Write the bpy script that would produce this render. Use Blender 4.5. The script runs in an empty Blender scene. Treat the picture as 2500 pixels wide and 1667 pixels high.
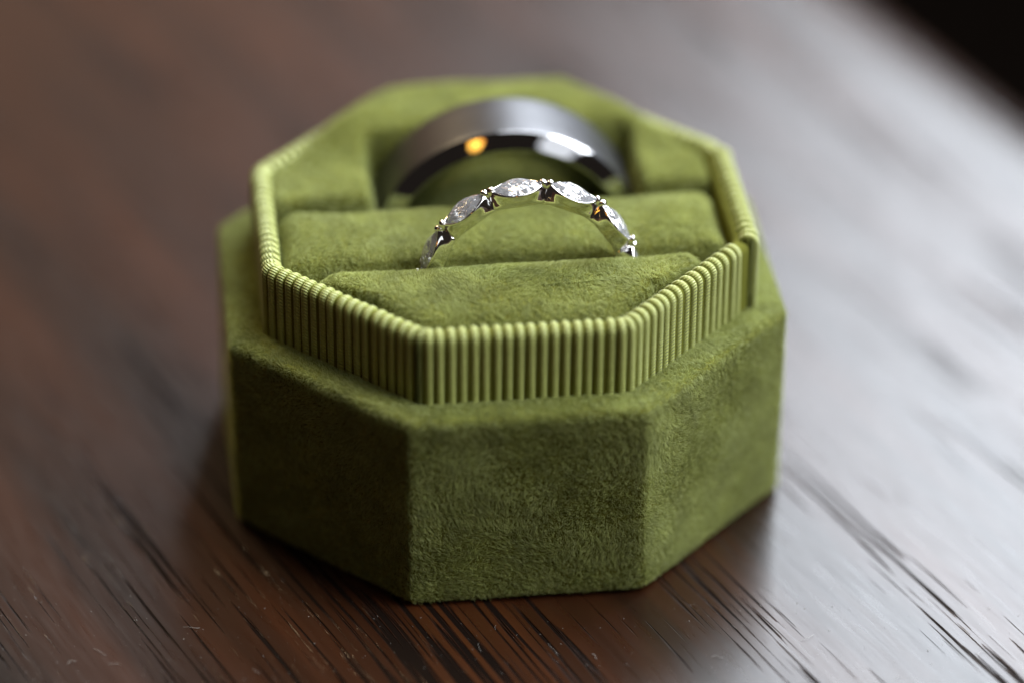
import bpy, math, random
import numpy as np
from mathutils import Vector, Matrix

# ------------------------------------------------------------------ scene, camera, light
sc = bpy.context.scene
col = sc.collection
MM = 0.001
rng = np.random.default_rng(7)
random.seed(7)

TH = 0.1184                                   # the box stands turned 6.8 degrees on the table
EL, ROLL, DIST = 0.5664, 0.0054, 346.57       # camera elevation, roll, distance (mm)
TARGET = np.array([1.38, 0.0, 11.42])
fw = np.array([0.0, math.cos(EL), -math.sin(EL)])
rt0 = np.array([1.0, 0.0, 0.0])
up0 = np.cross(rt0, fw)
rt = rt0 * math.cos(ROLL) + up0 * math.sin(ROLL)
up = -rt0 * math.sin(ROLL) + up0 * math.cos(ROLL)
CAM = TARGET - fw * DIST
cd = bpy.data.cameras.new('camera')
cam = bpy.data.objects.new('camera', cd)
col.objects.link(cam)
cam.matrix_world = Matrix(((rt[0], up[0], -fw[0], CAM[0] * MM), (rt[1], up[1], -fw[1], CAM[1] * MM),
                           (rt[2], up[2], -fw[2], CAM[2] * MM), (0, 0, 0, 1)))
cd.sensor_width = 36.0
cd.lens = 130.26
cd.clip_start = 0.01
cd.clip_end = 50.0
cd.dof.use_dof = True
cd.dof.focus_distance = 0.3279
cd.dof.aperture_fstop = 5.8
cd.dof.aperture_blades = 9
sc.camera = cam

world = bpy.data.worlds.new('World')
sc.world = world
world.use_nodes = True
bg = world.node_tree.nodes['Background']
bg.inputs['Color'].default_value = (1.0, 0.80, 0.66, 1)
bg.inputs['Strength'].default_value = 0.022


def area_light(name, center, normal, w, h, power, color):
    ld = bpy.data.lights.new(name, 'AREA')
    ld.shape = 'RECTANGLE'
    ld.size, ld.size_y = w, h
    ld.energy = power
    ld.color = color
    o = bpy.data.objects.new(name, ld)
    col.objects.link(o)
    o.location = center
    o.rotation_euler = Vector(normal).to_track_quat('-Z', 'Y').to_euler()
    return o


# daylight through a window in the far wall (right of the box) and through windows in the right wall
area_light('window_far_wall', (1.05, 1.45, 1.33), (0, -1, 0), 1.85, 1.25, 132, (0.85, 0.92, 1.0))
area_light('window_right_wall', (1.75, -0.30, 1.70), (-1, 0, 0), 1.3, 1.4, 105, (0.93, 0.97, 1.0))
area_light('window_right_wall_near', (1.75, -1.70, 1.70), (-1, 0, 0), 1.7, 1.3, 11, (0.92, 0.96, 1.0))
area_light('skylight', (1.1, 0.30, 2.3), (0, 0, -1), 2.0, 1.7, 80, (0.93, 0.97, 1.0))
# added dim warm fill light that brightens the table's far left
area_light('warm_fill_left', (-0.75, 1.55, 0.52), (0, -1, 0), 1.5, 0.5, 2.0, (1.0, 0.60, 0.38))
# a warm ceiling lamp beyond the table on the left
area_light('warm_ceiling_lamp', (-1.05, 1.35, 1.9), (1.05, -1.35, -1.9), 0.5, 0.5, 26, (1.0, 0.78, 0.46))

vs = sc.view_settings
vs.view_transform = 'Standard'
vs.look = 'None'
vs.exposure = 0.0
vs.gamma = 1.0
sc.cycles.use_denoising = True
sc.cycles.max_bounces = 14
sc.cycles.transmission_bounces = 14
sc.cycles.glossy_bounces = 6
sc.cycles.diffuse_bounces = 3
sc.cycles.caustics_reflective = True
sc.cycles.caustics_refractive = True
sc.cycles.sample_clamp_indirect = 6.0
sc.cycles.blur_glossy = 0.3


# ------------------------------------------------------------------ materials
def new_mat(name):
    m = bpy.data.materials.new(name)
    m.use_nodes = True
    nt = m.node_tree
    p = nt.nodes['Principled BSDF']
    return m, nt, p


def N(nt, kind, **inp):
    n = nt.nodes.new(kind)
    for k, v in inp.items():
        key = k.replace('_', ' ')
        if key in n.inputs:
            n.inputs[key].default_value = v
        else:
            setattr(n, k, v)
    return n


def ramp(nt, stops):
    n = nt.nodes.new('ShaderNodeValToRGB')
    e = n.color_ramp.elements
    while len(e) < len(stops):
        e.new(0.5)
    for i, (p, c) in enumerate(stops):
        e[i].position = p
        e[i].color = c if len(c) == 4 else (*c, 1)
    return n


def g(v):
    return (v, v, v, 1)


# velvet cloth under the pile
def velvet_cloth():
    m, nt, p = new_mat('velvet_cloth')
    L = nt.links
    tc = N(nt, 'ShaderNodeTexCoord')
    n1 = N(nt, 'ShaderNodeTexNoise', Scale=900.0, Detail=4.0)
    L.new(tc.outputs['Object'], n1.inputs['Vector'])
    r = ramp(nt, [(0.3, (0.085, 0.088, 0.014)), (0.75, (0.15, 0.155, 0.030))])
    L.new(n1.outputs['Fac'], r.inputs['Fac'])
    L.new(r.outputs['Color'], p.inputs['Base Color'])
    p.inputs['Roughness'].default_value = 0.95
    p.inputs['Specular IOR Level'].default_value = 0.1
    p.inputs['Sheen Weight'].default_value = 0.25
    p.inputs['Sheen Tint'].default_value = (0.75, 0.85, 0.35, 1)
    b = N(nt, 'ShaderNodeBump', Strength=0.5, Distance=0.0003)
    L.new(n1.outputs['Fac'], b.inputs['Height'])
    L.new(b.outputs['Normal'], p.inputs['Normal'])
    return m


# the pile fibres
def velvet_pile():
    m = bpy.data.materials.new('velvet_fibre')
    m.use_nodes = True
    nt = m.node_tree
    nt.nodes.clear()
    L = nt.links
    out = N(nt, 'ShaderNodeOutputMaterial')
    hi = N(nt, 'ShaderNodeHairInfo')
    r = ramp(nt, [(0.0, (0.26, 0.284, 0.078)), (0.55, (0.39, 0.426, 0.142)), (1.0, (0.56, 0.60, 0.28))])
    L.new(hi.outputs['Random'], r.inputs['Fac'])
    # brushed nap: the cloth lies lighter and darker in patches
    tc = N(nt, 'ShaderNodeTexCoord')
    no = N(nt, 'ShaderNodeTexNoise', Scale=330.0, Detail=5.0, Roughness=0.65)
    L.new(tc.outputs['Object'], no.inputs['Vector'])
    rn = ramp(nt, [(0.30, g(0.72)), (0.70, g(1.14))])
    L.new(no.outputs['Fac'], rn.inputs['Fac'])
    mu = N(nt, 'ShaderNodeMix')
    mu.data_type = 'RGBA'
    mu.blend_type = 'MULTIPLY'
    mu.inputs[0].default_value = 1.0
    L.new(r.outputs['Color'], mu.inputs[6])
    L.new(rn.outputs['Color'], mu.inputs[7])
    d = N(nt, 'ShaderNodeBsdfPrincipled')
    d.inputs['Roughness'].default_value = 0.55
    d.inputs['Specular IOR Level'].default_value = 0.35
    L.new(mu.outputs[2], d.inputs['Base Color'])
    t = N(nt, 'ShaderNodeBsdfTranslucent')
    L.new(mu.outputs[2], t.inputs['Color'])
    mx = N(nt, 'ShaderNodeMixShader')
    mx.inputs['Fac'].default_value = 0.60
    L.new(d.outputs[0], mx.inputs[1])
    L.new(t.outputs[0], mx.inputs[2])
    L.new(mx.outputs[0], out.inputs['Surface'])
    return m


def ribbon_mat():
    m, nt, p = new_mat('grosgrain_ribbon')
    L = nt.links
    tc = N(nt, 'ShaderNodeTexCoord')
    w = N(nt, 'ShaderNodeTexWave', Scale=1900.0, Distortion=0.5, Detail=1.0)
    w.wave_type = 'BANDS'
    w.bands_direction = 'DIAGONAL'
    mp = N(nt, 'ShaderNodeMapping')
    mp.inputs['Scale'].default_value = (0.0, 1.0, 1.0)
    L.new(tc.outputs['Object'], mp.inputs['Vector'])
    L.new(mp.outputs[0], w.inputs['Vector'])
    n = N(nt, 'ShaderNodeTexNoise', Scale=700.0, Detail=3.0)
    L.new(tc.outputs['Object'], n.inputs['Vector'])
    r = ramp(nt, [(0.25, (0.245, 0.27, 0.060)), (0.8, (0.335, 0.365, 0.105))])
    L.new(n.outputs['Fac'], r.inputs['Fac'])
    L.new(r.outputs['Color'], p.inputs['Base Color'])
    p.inputs['Roughness'].default_value = 0.42
    p.inputs['Specular IOR Level'].default_value = 0.45
    p.inputs['Sheen Weight'].default_value = 0.15
    b = N(nt, 'ShaderNodeBump', Strength=0.8, Distance=0.00008)
    L.new(w.outputs['Fac'], b.inputs['Height'])
    L.new(b.outputs['Normal'], p.inputs['Normal'])
    return m


def groove_mat():
    m, nt, p = new_mat('ribbon_groove')
    p.inputs['Base Color'].default_value = (0.115, 0.120, 0.018, 1)  # ribbon green darkened: the shade between the ribs is put into the colour
    p.inputs['Roughness'].default_value = 0.85
    p.inputs['Specular IOR Level'].default_value = 0.1
    return m


def metal(name, color, rough, aniso=0.0):
    m, nt, p = new_mat(name)
    p.inputs['Base Color'].default_value = (*color, 1)
    p.inputs['Metallic'].default_value = 1.0
    p.inputs['Roughness'].default_value = rough
    return m, nt, p


def brushed_mat():
    m, nt, p = metal('brushed_tungsten', (0.088, 0.087, 0.091), 0.36)
    L = nt.links
    tc = N(nt, 'ShaderNodeTexCoord')
    # brush lines run round the band: noise stretched along the circumference via (angle, y)
    sp = N(nt, 'ShaderNodeSeparateXYZ')
    L.new(tc.outputs['Object'], sp.inputs[0])
    cb = N(nt, 'ShaderNodeCombineXYZ')
    L.new(sp.outputs['Y'], cb.inputs['Y'])
    at = N(nt, 'ShaderNodeMath', operation='ARCTAN2')
    L.new(sp.outputs['X'], at.inputs[0])
    L.new(sp.outputs['Z'], at.inputs[1])
    ml = N(nt, 'ShaderNodeMath', operation='MULTIPLY')
    ml.inputs[1].default_value = 0.0006
    L.new(at.outputs[0], ml.inputs[0])
    L.new(ml.outputs[0], cb.inputs['X'])
    n = N(nt, 'ShaderNodeTexNoise', Scale=9000.0, Detail=3.0)
    L.new(cb.outputs[0], n.inputs['Vector'])
    r = ramp(nt, [(0.3, g(0.34)), (0.7, g(0.48))])
    L.new(n.outputs['Fac'], r.inputs['Fac'])
    L.new(r.outputs['Color'], p.inputs['Roughness'])
    b = N(nt, 'ShaderNodeBump', Strength=0.15, Distance=0.00002)
    L.new(n.outputs['Fac'], b.inputs['Height'])
    L.new(b.outputs['Normal'], p.inputs['Normal'])
    return m


def diamond_mat():
    m, nt, p = new_mat('diamond')
    p.inputs['Base Color'].default_value = (1, 1, 1, 1)
    p.inputs['Transmission Weight'].default_value = 1.0
    p.inputs['Roughness'].default_value = 0.0
    p.inputs['IOR'].default_value = 2.4
    # crushed-ice play of the small facets: each cell tilts the surface its own way
    tc = N(nt, 'ShaderNodeTexCoord')
    vo = N(nt, 'ShaderNodeTexVoronoi', Scale=2600.0)
    nt.links.new(tc.outputs['Object'], vo.inputs['Vector'])
    sb = N(nt, 'ShaderNodeVectorMath', operation='SUBTRACT')
    sb.inputs[1].default_value = (0.5, 0.5, 0.5)
    nt.links.new(vo.outputs['Color'], sb.inputs[0])
    sc_ = N(nt, 'ShaderNodeVectorMath', operation='SCALE')
    sc_.inputs['Scale'].default_value = 0.55
    nt.links.new(sb.outputs[0], sc_.inputs[0])
    ge = N(nt, 'ShaderNodeNewGeometry')
    ad = N(nt, 'ShaderNodeVectorMath', operation='ADD')
    nt.links.new(ge.outputs['Normal'], ad.inputs[0])
    nt.links.new(sc_.outputs[0], ad.inputs[1])
    nm = N(nt, 'ShaderNodeVectorMath', operation='NORMALIZE')
    nt.links.new(ad.outputs[0], nm.inputs[0])
    nt.links.new(nm.outputs[0], p.inputs['Normal'])
    # white diffuse share mixed in to brighten the stones, light put into the colour
    d = N(nt, 'ShaderNodeBsdfDiffuse')
    d.inputs['Color'].default_value = (0.86, 0.87, 0.92, 1)
    mx = N(nt, 'ShaderNodeMixShader')
    mx.inputs['Fac'].default_value = 0.12
    nt.links.new(p.outputs[0], mx.inputs[1])
    nt.links.new(d.outputs[0], mx.inputs[2])
    nt.links.new(mx.outputs[0], nt.nodes['Material Output'].inputs['Surface'])
    return m


GRAIN = math.radians(29.0)          # the grain runs 29 degrees left of straight away


def wood_mat():
    m, nt, p = new_mat('stained_oak')
    L = nt.links
    tc = N(nt, 'ShaderNodeTexCoord')

    def mapped(sx, sy):
        mp = N(nt, 'ShaderNodeMapping')
        mp.inputs['Scale'].default_value = (sx, sy, 1.0)
        L.new(wv.outputs[0], mp.inputs['Vector'])
        return mp
    # gentle waviness of the grain; the slab's own y axis runs along the grain
    wn = N(nt, 'ShaderNodeTexNoise', Scale=14.0, Detail=2.0)
    L.new(tc.outputs['Object'], wn.inputs['Vector'])
    sub = N(nt, 'ShaderNodeVectorMath', operation='SUBTRACT')
    L.new(wn.outputs['Color'], sub.inputs[0])
    sub.inputs[1].default_value = (0.5, 0.5, 0.5)
    scl = N(nt, 'ShaderNodeVectorMath', operation='SCALE')
    scl.inputs['Scale'].default_value = 0.005
    L.new(sub.outputs[0], scl.inputs[0])
    wv = N(nt, 'ShaderNodeVectorMath', operation='ADD')
    L.new(tc.outputs['Object'], wv.inputs[0])
    L.new(scl.outputs[0], wv.inputs[1])

    # broad figure
    m1 = mapped(110.0, 7.0)
    n1 = N(nt, 'ShaderNodeTexNoise', Scale=1.0, Detail=4.0, Roughness=0.6)
    L.new(m1.outputs[0], n1.inputs['Vector'])
    r1 = ramp(nt, [(0.30, (0.0055, 0.0021, 0.0010)), (0.55, (0.022, 0.0064, 0.0020)), (0.80, (0.054, 0.0150, 0.0043))])
    L.new(n1.outputs['Fac'], r1.inputs['Fac'])
    # long open pores
    m2 = mapped(1900.0, 36.0)
    n2 = N(nt, 'ShaderNodeTexNoise', Scale=1.0, Detail=2.5, Roughness=0.55)
    L.new(m2.outputs[0], n2.inputs['Vector'])
    m3 = mapped(105.0, 9.0)
    n3 = N(nt, 'ShaderNodeTexNoise', Scale=1.0, Detail=2.0)
    L.new(m3.outputs[0], n3.inputs['Vector'])
    # pores gather in bands
    ma = N(nt, 'ShaderNodeMath', operation='MULTIPLY')
    ma.inputs[1].default_value = 0.55
    L.new(n3.outputs['Fac'], ma.inputs[0])
    ad = N(nt, 'ShaderNodeMath', operation='ADD')
    L.new(n2.outputs['Fac'], ad.inputs[0])
    L.new(ma.outputs[0], ad.inputs[1])
    rp = ramp(nt, [(0.885, g(0.0)), (0.945, g(1.0))])
    L.new(ad.outputs[0], rp.inputs['Fac'])
    mixc = N(nt, 'ShaderNodeMix')
    mixc.data_type = 'RGBA'
    L.new(rp.outputs['Color'], mixc.inputs[0])
    L.new(r1.outputs['Color'], mixc.inputs[6])
    mixc.inputs[7].default_value = (0.0055, 0.0030, 0.0020, 1)
    L.new(mixc.outputs[2], p.inputs['Base Color'])
    # fine fibre and film unevenness
    m4 = mapped(1900.0, 130.0)
    n4 = N(nt, 'ShaderNodeTexNoise', Scale=1.0, Detail=3.0)
    L.new(m4.outputs[0], n4.inputs['Vector'])
    rr = ramp(nt, [(0.3, g(0.265)), (0.75, g(0.325))])
    L.new(n4.outputs['Fac'], rr.inputs['Fac'])
    mr = N(nt, 'ShaderNodeMath', operation='MULTIPLY_ADD')
    mr.inputs[1].default_value = 0.35
    L.new(rp.outputs['Color'], mr.inputs[0])
    L.new(rr.outputs['Color'], mr.inputs[2])
    L.new(mr.outputs[0], p.inputs['Roughness'])
    sl = N(nt, 'ShaderNodeMath', operation='MULTIPLY_ADD')
    sl.inputs[1].default_value = -0.46
    sl.inputs[2].default_value = 0.5
    L.new(rp.outputs['Color'], sl.inputs[0])
    L.new(sl.outputs[0], p.inputs['Specular IOR Level'])
    p.inputs['IOR'].default_value = 1.46
    b1 = N(nt, 'ShaderNodeBump', Strength=0.9, Distance=0.00025)
    b1.invert = True
    L.new(rp.outputs['Color'], b1.inputs['Height'])
    b2 = N(nt, 'ShaderNodeBump', Strength=0.12, Distance=0.00004)
    L.new(n4.outputs['Fac'], b2.inputs['Height'])
    L.new(b1.outputs['Normal'], b2.inputs['Normal'])
    L.new(b2.outputs['Normal'], p.inputs['Normal'])
    return m


def plain(name, color, rough=0.7):
    m, nt, p = new_mat(name)
    n = N(nt, 'ShaderNodeTexNoise', Scale=40.0, Detail=3.0)
    tc = N(nt, 'ShaderNodeTexCoord')
    nt.links.new(tc.outputs['Object'], n.inputs['Vector'])
    r = ramp(nt, [(0.3, tuple(c * 0.8 for c in color)), (0.7, color)])
    nt.links.new(n.outputs['Fac'], r.inputs['Fac'])
    nt.links.new(r.outputs['Color'], p.inputs['Base Color'])
    p.inputs['Roughness'].default_value = rough
    if rough >= 1.0:
        p.inputs['Specular IOR Level'].default_value = 0.0
    return m


def glow(name, c_top, c_bot, z0, z1, strength):
    m = bpy.data.materials.new(name)
    m.use_nodes = True
    nt = m.node_tree
    nt.nodes.clear()
    L = nt.links
    out = N(nt, 'ShaderNodeOutputMaterial')
    e = N(nt, 'ShaderNodeEmission')
    e.inputs['Strength'].default_value = strength
    tc = N(nt, 'ShaderNodeTexCoord')
    sp = N(nt, 'ShaderNodeSeparateXYZ')
    L.new(tc.outputs['Object'], sp.inputs[0])
    mr = N(nt, 'ShaderNodeMapRange')
    mr.inputs['From Min'].default_value = z0
    mr.inputs['From Max'].default_value = z1
    L.new(sp.outputs['Z'], mr.inputs['Value'])
    r = ramp(nt, [(0.0, c_bot), (0.65, c_bot), (1.0, c_top)])
    L.new(mr.outputs[0], r.inputs['Fac'])
    L.new(r.outputs['Color'], e.inputs['Color'])
    L.new(e.outputs[0], out.inputs['Surface'])
    return m


M = dict(cloth=velvet_cloth(), pile=velvet_pile(), ribbon=ribbon_mat(), groove=groove_mat(),
         brushed=brushed_mat(), polished=metal('polished_tungsten', (0.50, 0.50, 0.52), 0.035)[0],
         gold=metal('white_gold', (0.86, 0.84, 0.83), 0.06)[0], diamond=diamond_mat(), wood=wood_mat(),
         floor=plain('dark_floor', (0.004, 0.003, 0.0025), 1.0), lint=plain('lint_grey', (0.42, 0.40, 0.37), 0.9),
         brass=metal('lamp_brass', (0.55, 0.38, 0.16), 0.3)[0])


# ------------------------------------------------------------------ mesh helpers (input in millimetres)
def mesh_obj(name, verts, faces, mat, parent=None, smooth=True):
    me = bpy.data.meshes.new(name)
    me.from_pydata([tuple(np.asarray(v, float) * MM) for v in verts], [], faces)
    me.update()
    if smooth:
        me.polygons.foreach_set('use_smooth', [True] * len(me.polygons))
    me.materials.append(mat)
    o = bpy.data.objects.new(name, me)
    col.objects.link(o)
    if parent is not None:
        o.parent = parent
    return o


def empty(name, loc, rz=0.0):
    o = bpy.data.objects.new(name, None)
    col.objects.link(o)
    o.location = loc
    o.rotation_euler = (0, 0, rz)
    o.empty_display_size = 0.005
    return o


def tag(o, label=None, cat=None, group=None, kind=None):
    for k, v in (('label', label), ('category', cat), ('group', group), ('kind', kind)):
        if v:
            o[k] = v
    return o


def loft(rings, cap_start=False, cap_end=False):
    n = len(rings[0])
    V = [p for r in rings for p in r]
    F = []
    for i in range(len(rings) - 1):
        for j in range(n):
            k = (j + 1) % n
            F.append((i * n + j, i * n + k, (i + 1) * n + k, (i + 1) * n + j))
    if cap_start:
        F.append(tuple(reversed(range(n))))
    if cap_end:
        F.append(tuple(range((len(rings) - 1) * n, len(rings) * n)))
    return V, F


T8 = math.tan(math.pi / 8)


def octagon(ap):
    """counter-clockwise regular octagon with apothem ap"""
    s = ap * T8
    return [(-s, -ap), (s, -ap), (ap, -s), (ap, s), (s, ap), (-s, ap), (-ap, s), (-ap, -s)]


def fillet(poly, r, seg=5, per_edge=10):
    """closed outline with rounded corners; the same number of points for every radius"""
    out = []
    n = len(poly)
    P = [np.array(p, float) for p in poly]
    arcs = []
    for i in range(n):
        a, b, c = P[i - 1], P[i], P[(i + 1) % n]
        u = (a - b) / np.linalg.norm(a - b)
        v = (c - b) / np.linalg.norm(c - b)
        ang = math.acos(np.clip(u @ v, -1, 1))
        t = min(r / math.tan(ang / 2), 0.45 * np.linalg.norm(a - b), 0.45 * np.linalg.norm(c - b))
        rr = t * math.tan(ang / 2)
        ctr = b + (u + v) / np.linalg.norm(u + v) * (rr / math.sin(ang / 2))
        p0, p1 = b + u * t, b + v * t
        a0 = math.atan2(*(p0 - ctr)[::-1])
        a1 = math.atan2(*(p1 - ctr)[::-1])
        d = (a1 - a0 + math.pi) % (2 * math.pi) - math.pi
        arcs.append([ctr + rr * np.array([math.cos(a0 + d * k / seg), math.sin(a0 + d * k / seg)]) for k in range(seg + 1)])
    for i in range(n):
        out += arcs[i]
        s, e = arcs[i][-1], arcs[(i + 1) % n][0]
        out += [s + (e - s) * k / per_edge for k in range(1, per_edge)]
    return np.array(out)


# smooth random vector field (tri-linear value noise) used for the lie of the nap
class Field:
    def __init__(self, cell, seed):
        self.c = cell
        self.t = np.random.default_rng(seed).normal(size=(4096, 3))

    def __call__(self, p):
        q = p / self.c
        i = np.floor(q).astype(np.int64)
        f = q - i
        f = f * f * (3 - 2 * f)
        out = np.zeros_like(p)
        for dx in (0, 1):
            for dy in (0, 1):
                for dz in (0, 1):
                    h = ((i[:, 0] + dx) * 73856093 ^ (i[:, 1] + dy) * 19349663 ^ (i[:, 2] + dz) * 83492791) & 4095
                    w = (f[:, 0] if dx else 1 - f[:, 0]) * (f[:, 1] if dy else 1 - f[:, 1]) * (f[:, 2] if dz else 1 - f[:, 2])
                    out += self.t[h] * w[:, None]
        return out


FINE, MID, BROAD = Field(0.26, 1), Field(1.1, 2), Field(5.0, 3)


def pile(name, src, density, length, parent, nap=(0.0, 0.0, -0.25), keep=None, rad=0.0165):
    """short velvet fibres standing on a mesh: one object of hair curves"""
    me = src.data
    me.calc_loop_triangles()
    nv = len(me.vertices)
    co = np.empty(nv * 3, np.float32)
    me.vertices.foreach_get('co', co)
    co = co.reshape(-1, 3).astype(float) / MM
    nt = len(me.loop_triangles)
    tri = np.empty(nt * 3, np.int32)
    me.loop_triangles.foreach_get('vertices', tri)
    tri = tri.reshape(-1, 3)
    vn = np.empty(nv * 3, np.float32)
    me.vertices.foreach_get('normal', vn)
    vn = vn.reshape(-1, 3).astype(float)
    A, B, C = co[tri[:, 0]], co[tri[:, 1]], co[tri[:, 2]]
    ar = 0.5 * np.linalg.norm(np.cross(B - A, C - A), axis=1)
    if keep is not None:
        ar = ar * keep((A + B + C) / 3, (vn[tri[:, 0]] + vn[tri[:, 1]] + vn[tri[:, 2]]) / 3)
    n = int(ar.sum() * density)
    ti = rng.choice(nt, size=n, p=ar / ar.sum())
    u, v = rng.random(n), rng.random(n)
    fl = u + v > 1
    u[fl], v[fl] = 1 - u[fl], 1 - v[fl]
    w = 1 - u - v
    t = tri[ti]
    root = A[ti] * w[:, None] + B[ti] * u[:, None] + C[ti] * v[:, None]
    nr = vn[t[:, 0]] * w[:, None] + vn[t[:, 1]] * u[:, None] + vn[t[:, 2]] * v[:, None]
    nr /= np.linalg.norm(nr, axis=1)[:, None] + 1e-9
    lean = FINE(root) * 0.60 + MID(root + 50) * 0.34 + BROAD(root + 90) * 0.70 + rng.normal(size=(n, 3)) * 0.34 + (nap(root, nr) if callable(nap) else np.array(nap))
    lean -= nr * (lean * nr).sum(1)[:, None]
    ln = length * (0.65 + 0.6 * rng.random(n))
    ks = 4
    pts = np.empty((n, ks, 3))
    for k in range(ks):
        s = k / (ks - 1)
        curl = rng.normal(size=(n, 3)) * 0.05 * s
        d = nr * (s - 0.22 * s * s) + lean * (0.25 * s + 0.55 * s * s) + curl
        pts[:, k] = root + d * ln[:, None]
    pts -= nr[:, None, :] * 0.03
    hc = bpy.data.hair_curves.new(name)
    hc.add_curves([ks] * n)
    hc.points.foreach_set('position', (pts.reshape(-1) * MM).astype(np.float32))
    ra = np.tile(np.array([1.0, 0.95, 0.75, 0.35]), n) * np.repeat(0.75 + 0.5 * rng.random(n), ks) * rad * MM
    at = hc.attributes.get('radius') or hc.attributes.new('radius', 'FLOAT', 'POINT')
    at.data.foreach_set('value', ra.astype(np.float32))
    hc.materials.append(M['pile'])
    o = bpy.data.objects.new(name, hc)
    col.objects.link(o)
    o.parent = parent
    o['kind'] = 'stuff'
    return o


# ------------------------------------------------------------------ the table and the floor below it
EDGE = np.array([56.2, 79.5])                     # a point on the table's far right edge (mm)
ax_g = np.array([-math.sin(GRAIN), math.cos(GRAIN)])         # along the grain
ax_c = np.array([math.cos(GRAIN), math.sin(GRAIN)])          # across, towards the edge
L0, L1, WID, THK, BR = -700.0, 900.0, 900.0, 32.0, 11.0
prof = [(-WID, -THK), (-WID, 0.0)]
prof += [(-x, 0.0) for x in (600, 400, 250, 150, 90, 50, 20)]
prof += [(-BR + BR * math.sin(a), -BR + BR * math.cos(a)) for a in np.linspace(0, math.pi / 2, 8)]
prof += [(0.0, -THK)]
ys = np.linspace(L0, L1, 9)
V, F = [], []
for y in ys:
    V += [(x, y, z) for x, z in prof]
n = len(prof)
for i in range(len(ys) - 1):
    for j in range(n):
        k = (j + 1) % n
        F.append((i * n + j, i * n + k, (i + 1) * n + k, (i + 1) * n + j))
F.append(tuple(range(n)))
F.append(tuple(reversed(range((len(ys) - 1) * n, len(ys) * n))))
table = mesh_obj('table_top', V, F, M['wood'], None, smooth=False)
for p in table.data.polygons:
    p.use_smooth = False
bpy_e = (EDGE[0] * MM, EDGE[1] * MM, 0.0)
table.location = bpy_e
table.rotation_euler = (0, 0, GRAIN)
tag(table, 'dark brown stained open grained wooden table top', kind='structure')
# make normals point outward
import bmesh
bm = bmesh.new()
bm.from_mesh(table.data)
bmesh.ops.recalc_face_normals(bm, faces=bm.faces)
bm.to_mesh(table.data)
bm.free()

fl = mesh_obj('floor', [(-4000, -4000, -740), (4000, -4000, -740), (4000, 4000, -740), (-4000, 4000, -740)],
              [(0, 1, 2, 3)], M['floor'], None, smooth=False)
tag(fl, kind='structure')

# ------------------------------------------------------------------ the ring box
AP = 25.1            # half width across the flats of the base
H1, H2 = 19.5, 26.4  # height of the base rim, of the collar
box = empty('ring_box', (0, 0, 0), TH)
tag(box, 'open octagonal olive green velvet ring box with ribbed ribbon collar on the dark table', 'ring box')

# base: bottom half of the box
rings = []
RT = 0.6
prof = [(0.9, 0.0, 0.9), (0.35, 0.12, 0.9), (0.08, 0.5, 0.85), (0.0, 1.0, 0.8)]
prof += [(0.0, z, 0.8) for z in np.linspace(3, H1 - RT, 8)]
prof += [(RT * (1 - math.cos(a)), H1 - RT + RT * math.sin(a), 0.9) for a in np.linspace(0.2, math.pi / 2, 6)]
prof += [(2.0, H1 + 0.03, 0.9), (2.75, H1 - 0.05, 0.8), (3.5, H1 - 0.6, 0.8), (4.4, H1 - 1.0, 0.8)]
for d, z, r in prof:
    o2 = fillet(octagon(AP - d), r, 4, 12)
    rings.append([(x, y, z) for x, y in o2])
V, F = loft(rings, cap_start=True)
V = np.array(V)
V[:, :] += np.where(V[:, 2:3] > 0.6, MID(V * 0.35) * 0.045, 0)
base = mesh_obj('base', V, F, M['cloth'], box)


def keep_base(c, nn):
    return ((nn[:, 2] > -0.5) & (c[:, 2] > 0.15) & ~((c[:, 2] < H1 - 0.3) & (np.hypot(c[:, 0], c[:, 1]) < 21))).astype(float) * np.where((nn[:, 1] > 0.5) & (nn[:, 2] < 0.4), 0.3, 1.0)


def nap_base(root, nr):
    up_ = np.clip(nr[:, 2], 0, 1)[:, None]
    return (1 - up_) * np.array((0.05, 0.0, -0.30)) + up_ * np.array(SHELF_NAP)


SHELF_NAP = (-0.4, 0.0, 0.0)
bp = pile('velvet_pile', base, 118, 0.32, base, nap=nap_base, keep=keep_base)

# inner floor of the base
fo = fillet(octagon(21.6), 0.8, 3, 4)
V, F = loft([[(x, y, 0.7) for x, y in fo], [(x, y, 6.1) for x, y in fo]], True, True)
mesh_obj('inner_floor', V, F, M['cloth'], box, smooth=False)

# collar core and its ribs
D0, TH_C, RR = 2.95, 1.7, 0.82
pp = [(0.0, H1 - 0.9), (0.0, 22.5), (0.0, H2 - RR)]
pp += [(-RR + RR * math.cos(a), H2 - RR + RR * math.sin(a)) for a in np.linspace(0, math.pi, 10)[1:]]
pp += [(-2 * RR, 22.0), (-2 * RR, 6.0)]
core_rings = []
for off, z in pp:
    o2 = fillet(octagon(AP - D0 - 0.16 + off), 2.2, 6, 8)
    core_rings.append([(x, y, z - (0.16 if z > 24 else 0)) for x, y in o2])
V, F = loft(core_rings)
collar = mesh_obj('collar', V, F, M['groove'], box)


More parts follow.
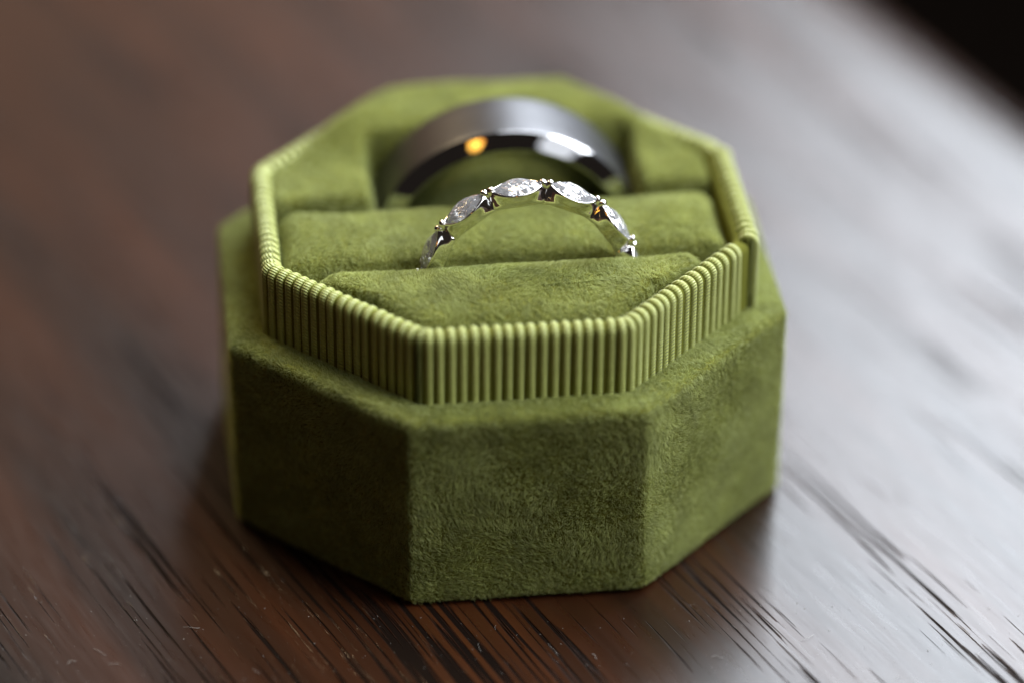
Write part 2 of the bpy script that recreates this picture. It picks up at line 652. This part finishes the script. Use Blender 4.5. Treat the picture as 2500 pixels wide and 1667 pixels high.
def rib_mesh():
    path = [(0.0, H1 - 0.5), (0.0, 21.0), (0.0, 22.6), (0.0, 24.2), (0.0, H2 - RR)]
    nrm = [(1.0, 0.0)] * 5
    for a in np.linspace(0, math.pi, 11)[1:]:
        path.append((-RR + RR * math.cos(a), H2 - RR + RR * math.sin(a)))
        nrm.append((math.cos(a), math.sin(a)))
    path += [(-2 * RR, 23.0), (-2 * RR, 19.0)]
    nrm += [(-1.0, 0.0)] * 2
    sec = [(-0.37, -0.20), (-0.35, -0.05), (-0.27, 0.07), (-0.10, 0.14), (0.10, 0.14), (0.27, 0.07), (0.35, -0.05), (0.37, -0.20)]
    V, F = [], []
    for (o, z), (no, nz) in zip(path, nrm):
        V += [(t, -(o + h * no), z + h * nz) for t, h in sec]       # local: x along the ribbon, -y outward
    m = len(sec)
    for i in range(len(path) - 1):
        for j in range(m - 1):
            F.append((i * m + j, i * m + j + 1, (i + 1) * m + j + 1, (i + 1) * m + j))
    return V, F


line = fillet(octagon(AP - D0 - 0.1), 2.2, 12, 24)
seg = np.linalg.norm(np.roll(line, -1, 0) - line, axis=1)
cum = np.concatenate([[0], np.cumsum(seg)])
per = cum[-1]
NR = 146
closed = np.vstack([line, line[:1]])
rv, rf = rib_mesh()
rib0 = None
for k in range(NR):
    s = (k + 0.5) * per / NR
    p = np.array([np.interp(s, cum, closed[:, 0]), np.interp(s, cum, closed[:, 1])])
    q0 = np.array([np.interp((s - 0.3) % per, cum, closed[:, i]) for i in (0, 1)])
    q1 = np.array([np.interp((s + 0.3) % per, cum, closed[:, i]) for i in (0, 1)])
    tg = (q1 - q0) / np.linalg.norm(q1 - q0)
    ang = math.atan2(tg[1], tg[0])
    if rib0 is None:
        rib0 = mesh_obj('rib', rv, rf, M['ribbon'], collar)
        o = rib0
    else:
        o = rib0.copy()
        col.objects.link(o)
        o.parent = collar
    lift = 0.0
    if p[0] > AP - D0 - 1.2 and -(AP - D0) * T8 - 1.1 < p[1] <= -(AP - D0) * T8 - 0.2:      # gap before the lapped end
        continue
    out = np.array([tg[1], -tg[0]])
    if p[0] > AP - D0 - 1.2 and p[1] > -(AP - D0) * T8 - 0.2 and p[1] < 7.0:      # lapped end of the ribbon
        lift = 0.6
    jit = random.uniform(-0.012, 0.012)
    p = p + out * (lift + random.uniform(-0.008, 0.008)) + tg * jit
    o.location = (p[0] * MM, p[1] * MM, (lift * 0.7 + random.uniform(-0.01, 0.01)) * MM)
    o.rotation_euler = (random.uniform(-0.002, 0.002), random.uniform(-0.003, 0.003), ang)


# cushions
def clip(poly, axis, val, keep_less):
    out = []
    n = len(poly)
    for i in range(n):
        a, b = poly[i], poly[(i + 1) % n]
        ia = (a[axis] <= val) == keep_less
        ib = (b[axis] <= val) == keep_less
        if ia:
            out.append(a)
        if ia != ib:
            t = (val - a[axis]) / (b[axis] - a[axis])
            out.append((a[0] + (b[0] - a[0]) * t, a[1] + (b[1] - a[1]) * t))
    return out


INS = AP - D0 - 2 * RR - 0.45           # half width of the insert


def cushion(name, y0, y1, ztop, rad, x0=-99, x1=99, seed=0, bulge=0.35, tilt=0.0, label=None, fur=True, dens=115, zbot=5.6):
    poly = octagon(INS)
    poly = clip(clip(poly, 1, y1, True), 1, y0, False)
    poly = clip(clip(poly, 0, x1, True), 0, x0, False)
    ol = fillet(poly, 1.3, 5, 16)
    lo, hi = ol.min(0), ol.max(0)
    yc = (lo[1] + hi[1]) / 2
    hx = max(0.0, (hi[0] - lo[0]) / 2 - (hi[1] - lo[1]) / 2)
    xc = (hi[0] + lo[0]) / 2
    rings = []

    def ring(ins, z):
        pts = []
        for x, y in ol:
            s = np.array([np.clip(x, xc - hx, xc + hx), yc])
            d = s - (x, y)
            L = np.linalg.norm(d)
            q = np.array([x, y]) + d / L * min(ins, L * 0.985)
            f = min(ins, L) / max(L, 1e-6)
            zz = z + (bulge * math.sin(f * math.pi / 2) if ins > rad * 0.5 else 0) + tilt * (q[1] - yc)
            pts.append((q[0], q[1], zz))
        rings.append(pts)
    ring(0.0, zbot)
    for z in np.linspace(ztop - rad - 4, ztop - rad, 4):
        ring(0.0, z)
    for a in np.linspace(0, math.pi / 2, 8)[1:]:
        ring(rad * (1 - math.cos(a)), ztop - rad + rad * math.sin(a))
    for ins in (rad + 0.7, rad + 1.5, rad + 2.4, rad + 3.4, rad + 4.6, rad + 6, 99):
        ring(ins, ztop)
    V, F = loft(rings, True, True)
    V = np.array(V)
    V[:, 2] += (MID(V * np.array([0.3, 0.3, 0.0]) + seed * 17)[:, 2] * 0.10) * (V[:, 2] > ztop - rad - 1)
    o = mesh_obj(name, V, F, M['cloth'], box)
    if fur:
        pile('velvet_pile', o, dens, 0.34, o, nap=(0.1, -0.15, 0.0),
             keep=lambda c, nn: ((c[:, 2] > ztop - 6.0) & (nn[:, 2] > -0.3)).astype(float))
    if label:
        o['label'] = label
    return o


cushion('cushion', -INS, -9.1, 25.5, 2.4, seed=1, bulge=0.9, tilt=0.085, label='front velvet cushion of the ring box')
cushion('cushion', -8.75, 1.9, 25.45, 1.8, seed=2, bulge=0.7, label='middle velvet cushion between the two rings')


def rear_cushion():
    """padded rear part: a slit across, opened by the wide ring, the pad welling up inside and round the ring"""
    st = 0.22
    xs = np.arange(-20.6, 20.61, st)
    ys2 = np.arange(2.0, 20.61, st)
    X, Y = np.meshgrid(xs, ys2)
    A8 = 20.55
    dist = np.minimum.reduce([A8 - np.abs(X), A8 - Y, A8 - (np.abs(X) + Y) / math.sqrt(2)])
    sm = lambda t: np.clip(t, 0, 1) ** 2 * (3 - 2 * np.clip(t, 0, 1))
    Z = 25.8 + 2.2 * sm((Y - 8.5) / 7.5) + 0.25 * np.cos(X / 20 * 1.4)
    # roll down to the collar
    rr = 1.45
    t = np.clip(1 - dist / rr, 0, 1)
    Z -= rr * (1 - np.sqrt(np.maximum(0, 1 - t * t)))
    # slit running right across
    Z -= 3.2 * np.exp(-((Y - 2.35) / 0.75) ** 2)
    # slot held open by the ring
    dx = np.maximum(np.abs(X - 1.35) - 11.5, 0)
    dy = np.maximum(np.abs(Y - 7.2) - 4.15, 0)
    d = np.hypot(dx, dy * 0.9)
    cut = 6.5 * (1 - sm(d / 1.7)) ** 1.3
    inner = 18.85 + np.sqrt(np.maximum(0.0, 9.9 ** 2 - (X - 1.38) ** 2)) - 4.1
    Zc = Z - cut
    Zi = np.where(np.abs(X - 1.38) < 9.6, inner - 0.6 * np.exp(-((Y - 2.4) / 1.2) ** 2) + 0.35 * sm((Y - 6) / 5), 0)
    Z = np.where(d < 1e-6, np.maximum(Zc, Zi), Zc)
    P3 = np.stack([X.ravel(), Y.ravel(), Z.ravel()], 1)
    P3[:, 2] += MID(P3 * np.array([0.3, 0.3, 0.0]) + 61)[:, 2] * 0.12
    ok = (dist > 0).ravel()
    ny, nx = X.shape
    F = []
    for j in range(ny - 1):
        for i in range(nx - 1):
            q = (j * nx + i, j * nx + i + 1, (j + 1) * nx + i + 1, (j + 1) * nx + i)
            if all(ok[k] for k in q):
                F.append(q)
    used = sorted({k for f in F for k in f})
    mp = {k: n_ for n_, k in enumerate(used)}
    o = mesh_obj('cushion', P3[used], [tuple(mp[k] for k in f) for f in F], M['cloth'], box)
    o['label'] = 'rear velvet cushion gripping the wide dark ring'
    pile('velvet_pile', o, 80, 0.34, o, nap=(0.1, -0.15, 0.0), keep=lambda c, nn: (c[:, 2] > 20.0).astype(float))


rear_cushion()


# ------------------------------------------------------------------ dark band (wide ring)
def box_to_world(x, y, z):
    c, s = math.cos(TH), math.sin(TH)
    return ((c * x - s * y) * MM, (s * x + c * y) * MM, z * MM)


def lathe(name, prof, mat, parent, seg=160):
    """profile of (axial y, radius) turned about the y axis"""
    V, F = [], []
    m = len(prof)
    for i in range(seg):
        a = 2 * math.pi * i / seg
        V += [(r * math.sin(a), y, r * math.cos(a)) for y, r in prof]
    for i in range(seg):
        k = (i + 1) % seg
        for j in range(m - 1):
            F.append((i * m + j, k * m + j, k * m + j + 1, i * m + j + 1))
    return mesh_obj(name, V, F, mat, parent)


band = empty('wide_band_ring', box_to_world(1.38, 3.0, 18.85), TH)
tag(band, 'wide dark grey brushed metal ring with a shiny sloping edge in the rear slot', 'ring')
RO, WB = 12.65, 8.7
lathe('brushed_band', [(1.1, RO - 0.02), (1.16, RO)] + [(y, RO + 0.03) for y in np.linspace(1.6, WB - 1.6, 6)] + [(WB - 1.16, RO), (WB - 1.1, RO - 0.02)], M['brushed'], band)
lathe('bevelled_edge', [(1.1, RO - 0.02), (1.05, RO - 0.05), (0.85, RO - 0.28), (0.1, 11.38), (0.03, 11.26)], M['polished'], band)
lathe('bevelled_edge', [(WB - 0.03, 11.26), (WB - 0.1, 11.38), (WB - 0.85, RO - 0.28), (WB - 1.05, RO - 0.05), (WB - 1.1, RO - 0.02)], M['polished'], band)
lathe('inner_sleeve', [(0.03, 11.26), (0.04, 11.1), (0.2, 10.9), (0.6, 10.72), (1.6, 10.6), (WB - 1.6, 10.6), (WB - 0.6, 10.72), (WB - 0.2, 10.9), (WB - 0.04, 11.1), (WB - 0.03, 11.26)], M['polished'], band)

# ------------------------------------------------------------------ diamond ring
dring = empty('diamond_ring', box_to_world(1.78, -8.92, 23.58), TH)
tag(dring, 'slim white metal ring set with a row of marquise diamonds in the front slot', 'ring')
# shank: slim band
ps = [(-0.62, 8.08), (-0.70, 8.22), (-0.62, 8.46), (-0.30, 8.58), (0.30, 8.58), (0.62, 8.46), (0.70, 8.22), (0.62, 8.08), (0.0, 8.04), (-0.62, 8.08)]
lathe('shank', ps, M['gold'], dring, 120)

HL, HW, GIR = 2.22, 1.42, 9.55


def vesica(L, W, z, n=11, pw=1.0):
    """pointed oval outline: tip to tip and back"""
    out = []
    for i in range(n):
        t = -1 + 2 * i / (n - 1)
        out.append((t * L, -W * (1 - abs(t) ** 2.0) ** pw, z))
    for i in range(1, n - 1):
        t = 1 - 2 * i / (n - 1)
        out.append((t * L, W * (1 - abs(t) ** 2.0) ** pw, z))
    return out


def setting_mesh():
    # boat-shaped cup, higher at both tips, thin rim, hollow inside; local z is radial
    def lvl(L, W, z, tip=0.0, e=0.0):
        n = 17
        pts = []
        for i in range(n):
            t = -1 + 2 * i / (n - 1)
            pts.append((t, -1))
        for i in range(n):
            t = 1 - 2 * i / (n - 1)
            pts.append((t, 1))
        return [(t * L, sg * W * max((1 - t * t) * (1 - e) + e, 0.012), z + tip * max(0.0, (abs(t) - 0.55) / 0.45) ** 2) for t, sg in pts]
    rings = [lvl(2.20, 0.80, 8.00, 0, 0.92), lvl(2.24, 0.86, 8.08, 0, 0.92), lvl(2.36, 0.92, 8.45, 0, 0.72), lvl(2.46, 1.12, 8.85, 0.0, 0.34),
             lvl(2.54, 1.40, 9.20, 0.04, 0.10), lvl(2.52, 1.53, 9.42, 0.10, 0.04), lvl(2.47, 1.54, 9.53, 0.14, 0.02), lvl(2.38, 1.49, 9.57, 0.15, 0.01), lvl(2.28, 1.42, 9.53, 0.12),
             lvl(2.10, 1.24, 9.30), lvl(1.7, 0.85, 8.8), lvl(0.8, 0.36, 8.35)]
    return loft(rings, True, True)


def prong_mesh():
    # rounded claw folded over a tip: a bent bead, built along the radial direction
    V, F = [], []
    n = 12
    lev = [(2.46, 9.05, 0.20), (2.47, 9.35, 0.27), (2.44, 9.62, 0.30), (2.38, 9.80, 0.29), (2.32, 9.92, 0.23), (2.28, 9.985, 0.13), (2.27, 10.0, 0.02)]
    for x, z, r in lev:
        V += [(x + r * 1.05 * math.cos(2 * math.pi * k / n), r * 1.15 * math.sin(2 * math.pi * k / n), z) for k in range(n)]
    for i in range(len(lev) - 1):
        for j in range(n):
            k = (j + 1) % n
            F.append((i * n + j, i * n + k, (i + 1) * n + k, (i + 1) * n + j))
    F.append(tuple(range((len(lev) - 1) * n, len(lev) * n)))
    F.append(tuple(reversed(range(n))))
    return V, F


def diamond_mesh():
    # many small flat triangles: table, two crown tiers, girdle, three pavilion tiers
    n = 16
    jr = random.Random(3)

    def out(u):
        u %= 1.0
        t = 4 * u
        x = -1 + t if t < 2 else 3 - t
        w = (1 - x * x) * (-1 if t < 2 else 1)
        return x, w

    def tier(sx, sy, z, ph, jit=0.0):
        r = []
        for i in range(n):
            x, w = out((i + ph) / n)
            r.append((x * HL * sx, w * HW * sy, z + jr.uniform(-jit, jit)))
        return r
    rings = [tier(0.36, 0.40, GIR + 0.50, 0.0), tier(0.70, 0.74, GIR + 0.35, 0.5, 0.02), tier(1, 1, GIR + 0.05, 0.0), tier(1, 1, GIR - 0.03, 0.0),
             tier(0.70, 0.72, GIR - 0.38, 0.5, 0.02), tier(0.42, 0.44, GIR - 0.76, 0.0, 0.03), tier(0.14, 0.16, GIR - 1.12, 0.5, 0.01)]
    ph = [0, 1, 0, 0, 1, 0, 1]
    V = [p for r in rings for p in r]
    F = [tuple(range(n)), tuple(reversed(range(6 * n, 7 * n)))]
    for k in range(6):
        a, b = k * n, (k + 1) * n
        for i in range(n):
            j = (i + 1) % n
            if ph[k] == ph[k + 1]:
                F.append((a + i, a + j, b + j, b + i))
            elif ph[k + 1]:
                F.append((a + i, a + j, b + i))
                F.append((a + j, b + j, b + i))
            else:
                F.append((a + i, b + j, b + i))
                F.append((a + i, a + j, b + j))
    return V, F


def fix_normals(o):
    b = bmesh.new()
    b.from_mesh(o.data)
    bmesh.ops.recalc_face_normals(b, faces=b.faces)
    b.to_mesh(o.data)
    b.free()


sv, sf = setting_mesh()
pv, pf = prong_mesh()
dv, df = diamond_mesh()
protos = None
for k in range(-3, 4):
    a = math.radians(-6.6 + 31.0 * k)
    if protos is None:
        se = mesh_obj('setting', sv, sf, M['gold'], dring)
        fix_normals(se)
        pr = mesh_obj('prong', pv, pf, M['gold'], se)
        fix_normals(pr)
        di = mesh_obj('diamond', dv, df, M['diamond'], dring, smooth=False)
        fix_normals(di)
        protos = (se, pr, di)
        s_, p_, d_ = se, pr, di
    else:
        s_, p_, d_ = (x.copy() for x in protos)
        for x in (s_, p_, d_):
            col.objects.link(x)
        p_.parent = s_
    q_ = p_.copy()
    col.objects.link(q_)
    q_.parent = s_
    q_.rotation_euler = (0, 0, math.pi)
    s_.rotation_euler = (0, a, 0)
    d_.rotation_euler = (0, a, 0)
    s_['label'] = 'boat shaped polished cup under one marquise stone'

# ------------------------------------------------------------------ the lit lamp that is mirrored in the bevel
LAMP = (-0.20, -1.17, 1.10)
lamp = empty('floor_lamp', (LAMP[0], LAMP[1], -0.74))
tag(lamp, 'lit amber lamp shade, the orange glint on the edge of the wide ring', 'lamp')
V, F = [], []
for r, z in ((0.055, -0.10), (0.066, -0.04), (0.082, 0.04), (0.095, 0.10), (0.093, 0.10), (0.053, -0.10)):
    V += [(r * math.cos(2 * math.pi * k / 40) / MM, r * math.sin(2 * math.pi * k / 40) / MM, z / MM) for k in range(40)]
V, F = loft([V[i * 40:(i + 1) * 40] for i in range(6)] + [V[:40]])
sh = mesh_obj('lamp_shade', V, F, glow('amber_shade', (0.75, 0.16, 0.02), (1.0, 0.50, 0.07), -0.10, 0.10, 8.0), lamp)
sh.location = (0, 0, LAMP[2] + 0.74)
V, F = [], []
hz = (LAMP[2] + 0.74 - 0.06) / MM
pr_ = [(0.0, 130), (18, 130), (22, 126), (24, 60), (26, 14), (hz, 11), (hz + 10, 30), (hz + 20, 30), (hz + 22, 1)]
V, F = loft([[(r * math.cos(2 * math.pi * k / 24), r * math.sin(2 * math.pi * k / 24), z) for k in range(24)] for z, r in pr_], True, True)
mesh_obj('lamp_stand', V, F, M['brass'], lamp)

# ------------------------------------------------------------------ lint and dust on the table
V, F = [], []


def speck(x, y, r):
    i = len(V)
    for dx, dy, dz in ((r, 0, 0), (0, r, 0), (-r, 0, 0), (0, -r, 0), (0, 0, r), (0, 0, -r * 0.4)):
        j = random.uniform(0.6, 1.3)
        V.append((x + dx * j, y + dy * j, dz * j + r * 0.45))
    for a, b, c in ((0, 1, 4), (1, 2, 4), (2, 3, 4), (3, 0, 4), (1, 0, 5), (2, 1, 5), (3, 2, 5), (0, 3, 5)):
        F.append((i + a, i + b, i + c))


def fibre(x, y, L, r):
    a = random.uniform(0, 6.28)
    bend = random.uniform(-1.4, 1.4)
    pts = []
    px, py = x, y
    n = 10
    for k in range(n):
        pts.append(np.array([px, py, 0.05 + 0.18 * math.sin(math.pi * k / (n - 1)) * random.uniform(0.5, 1)]))
        a += bend / n + random.uniform(-0.45, 0.45)
        px += L / n * math.cos(a)
        py += L / n * math.sin(a)
    i = len(V)
    for k, q in enumerate(pts):
        d = pts[min(k + 1, n - 1)] - pts[max(k - 1, 0)]
        s = np.array([-d[1], d[0], 0])
        s /= np.linalg.norm(s) + 1e-9
        V.extend([tuple(q + s * r), tuple(q - s * r), tuple(q + np.array([0, 0, r * 1.6]))])
    for k in range(n - 1):
        b = i + 3 * k
        for u, v in ((0, 1), (1, 2), (2, 0)):
            F.append((b + u, b + v, b + 3 + v, b + 3 + u))


def clear_of_box(x, y):
    return math.hypot(x, y) > 28.5


for _ in range(700):
    x, y = random.uniform(-46, 52), random.uniform(-42, -22)
    if clear_of_box(x, y):
        speck(x, y, abs(random.gauss(0, 0.022)) + 0.012)
for _ in range(14):
    x, y = random.uniform(-44, 46), random.uniform(-40, -27)
    if clear_of_box(x, y):
        fibre(x, y, random.uniform(0.6, 1.8), random.uniform(0.008, 0.014))
for x, y, L in ((5.6, -33.2, 3.2), (8.5, -33.0, 1.6), (-34.0, -33.6, 2.4), (-36.5, -34.5, 1.5), (20.0, -33.5, 1.8)):
    fibre(x, y, L * 0.7, 0.014)
du = mesh_obj('dust', V, F, M['lint'], None)
tag(du, 'fine grey lint and dust specks scattered on the table in front of the box', 'dust', kind='stuff')

print('objects', len(sc.objects), 'strands', sum(len(h.curves) for h in bpy.data.hair_curves))
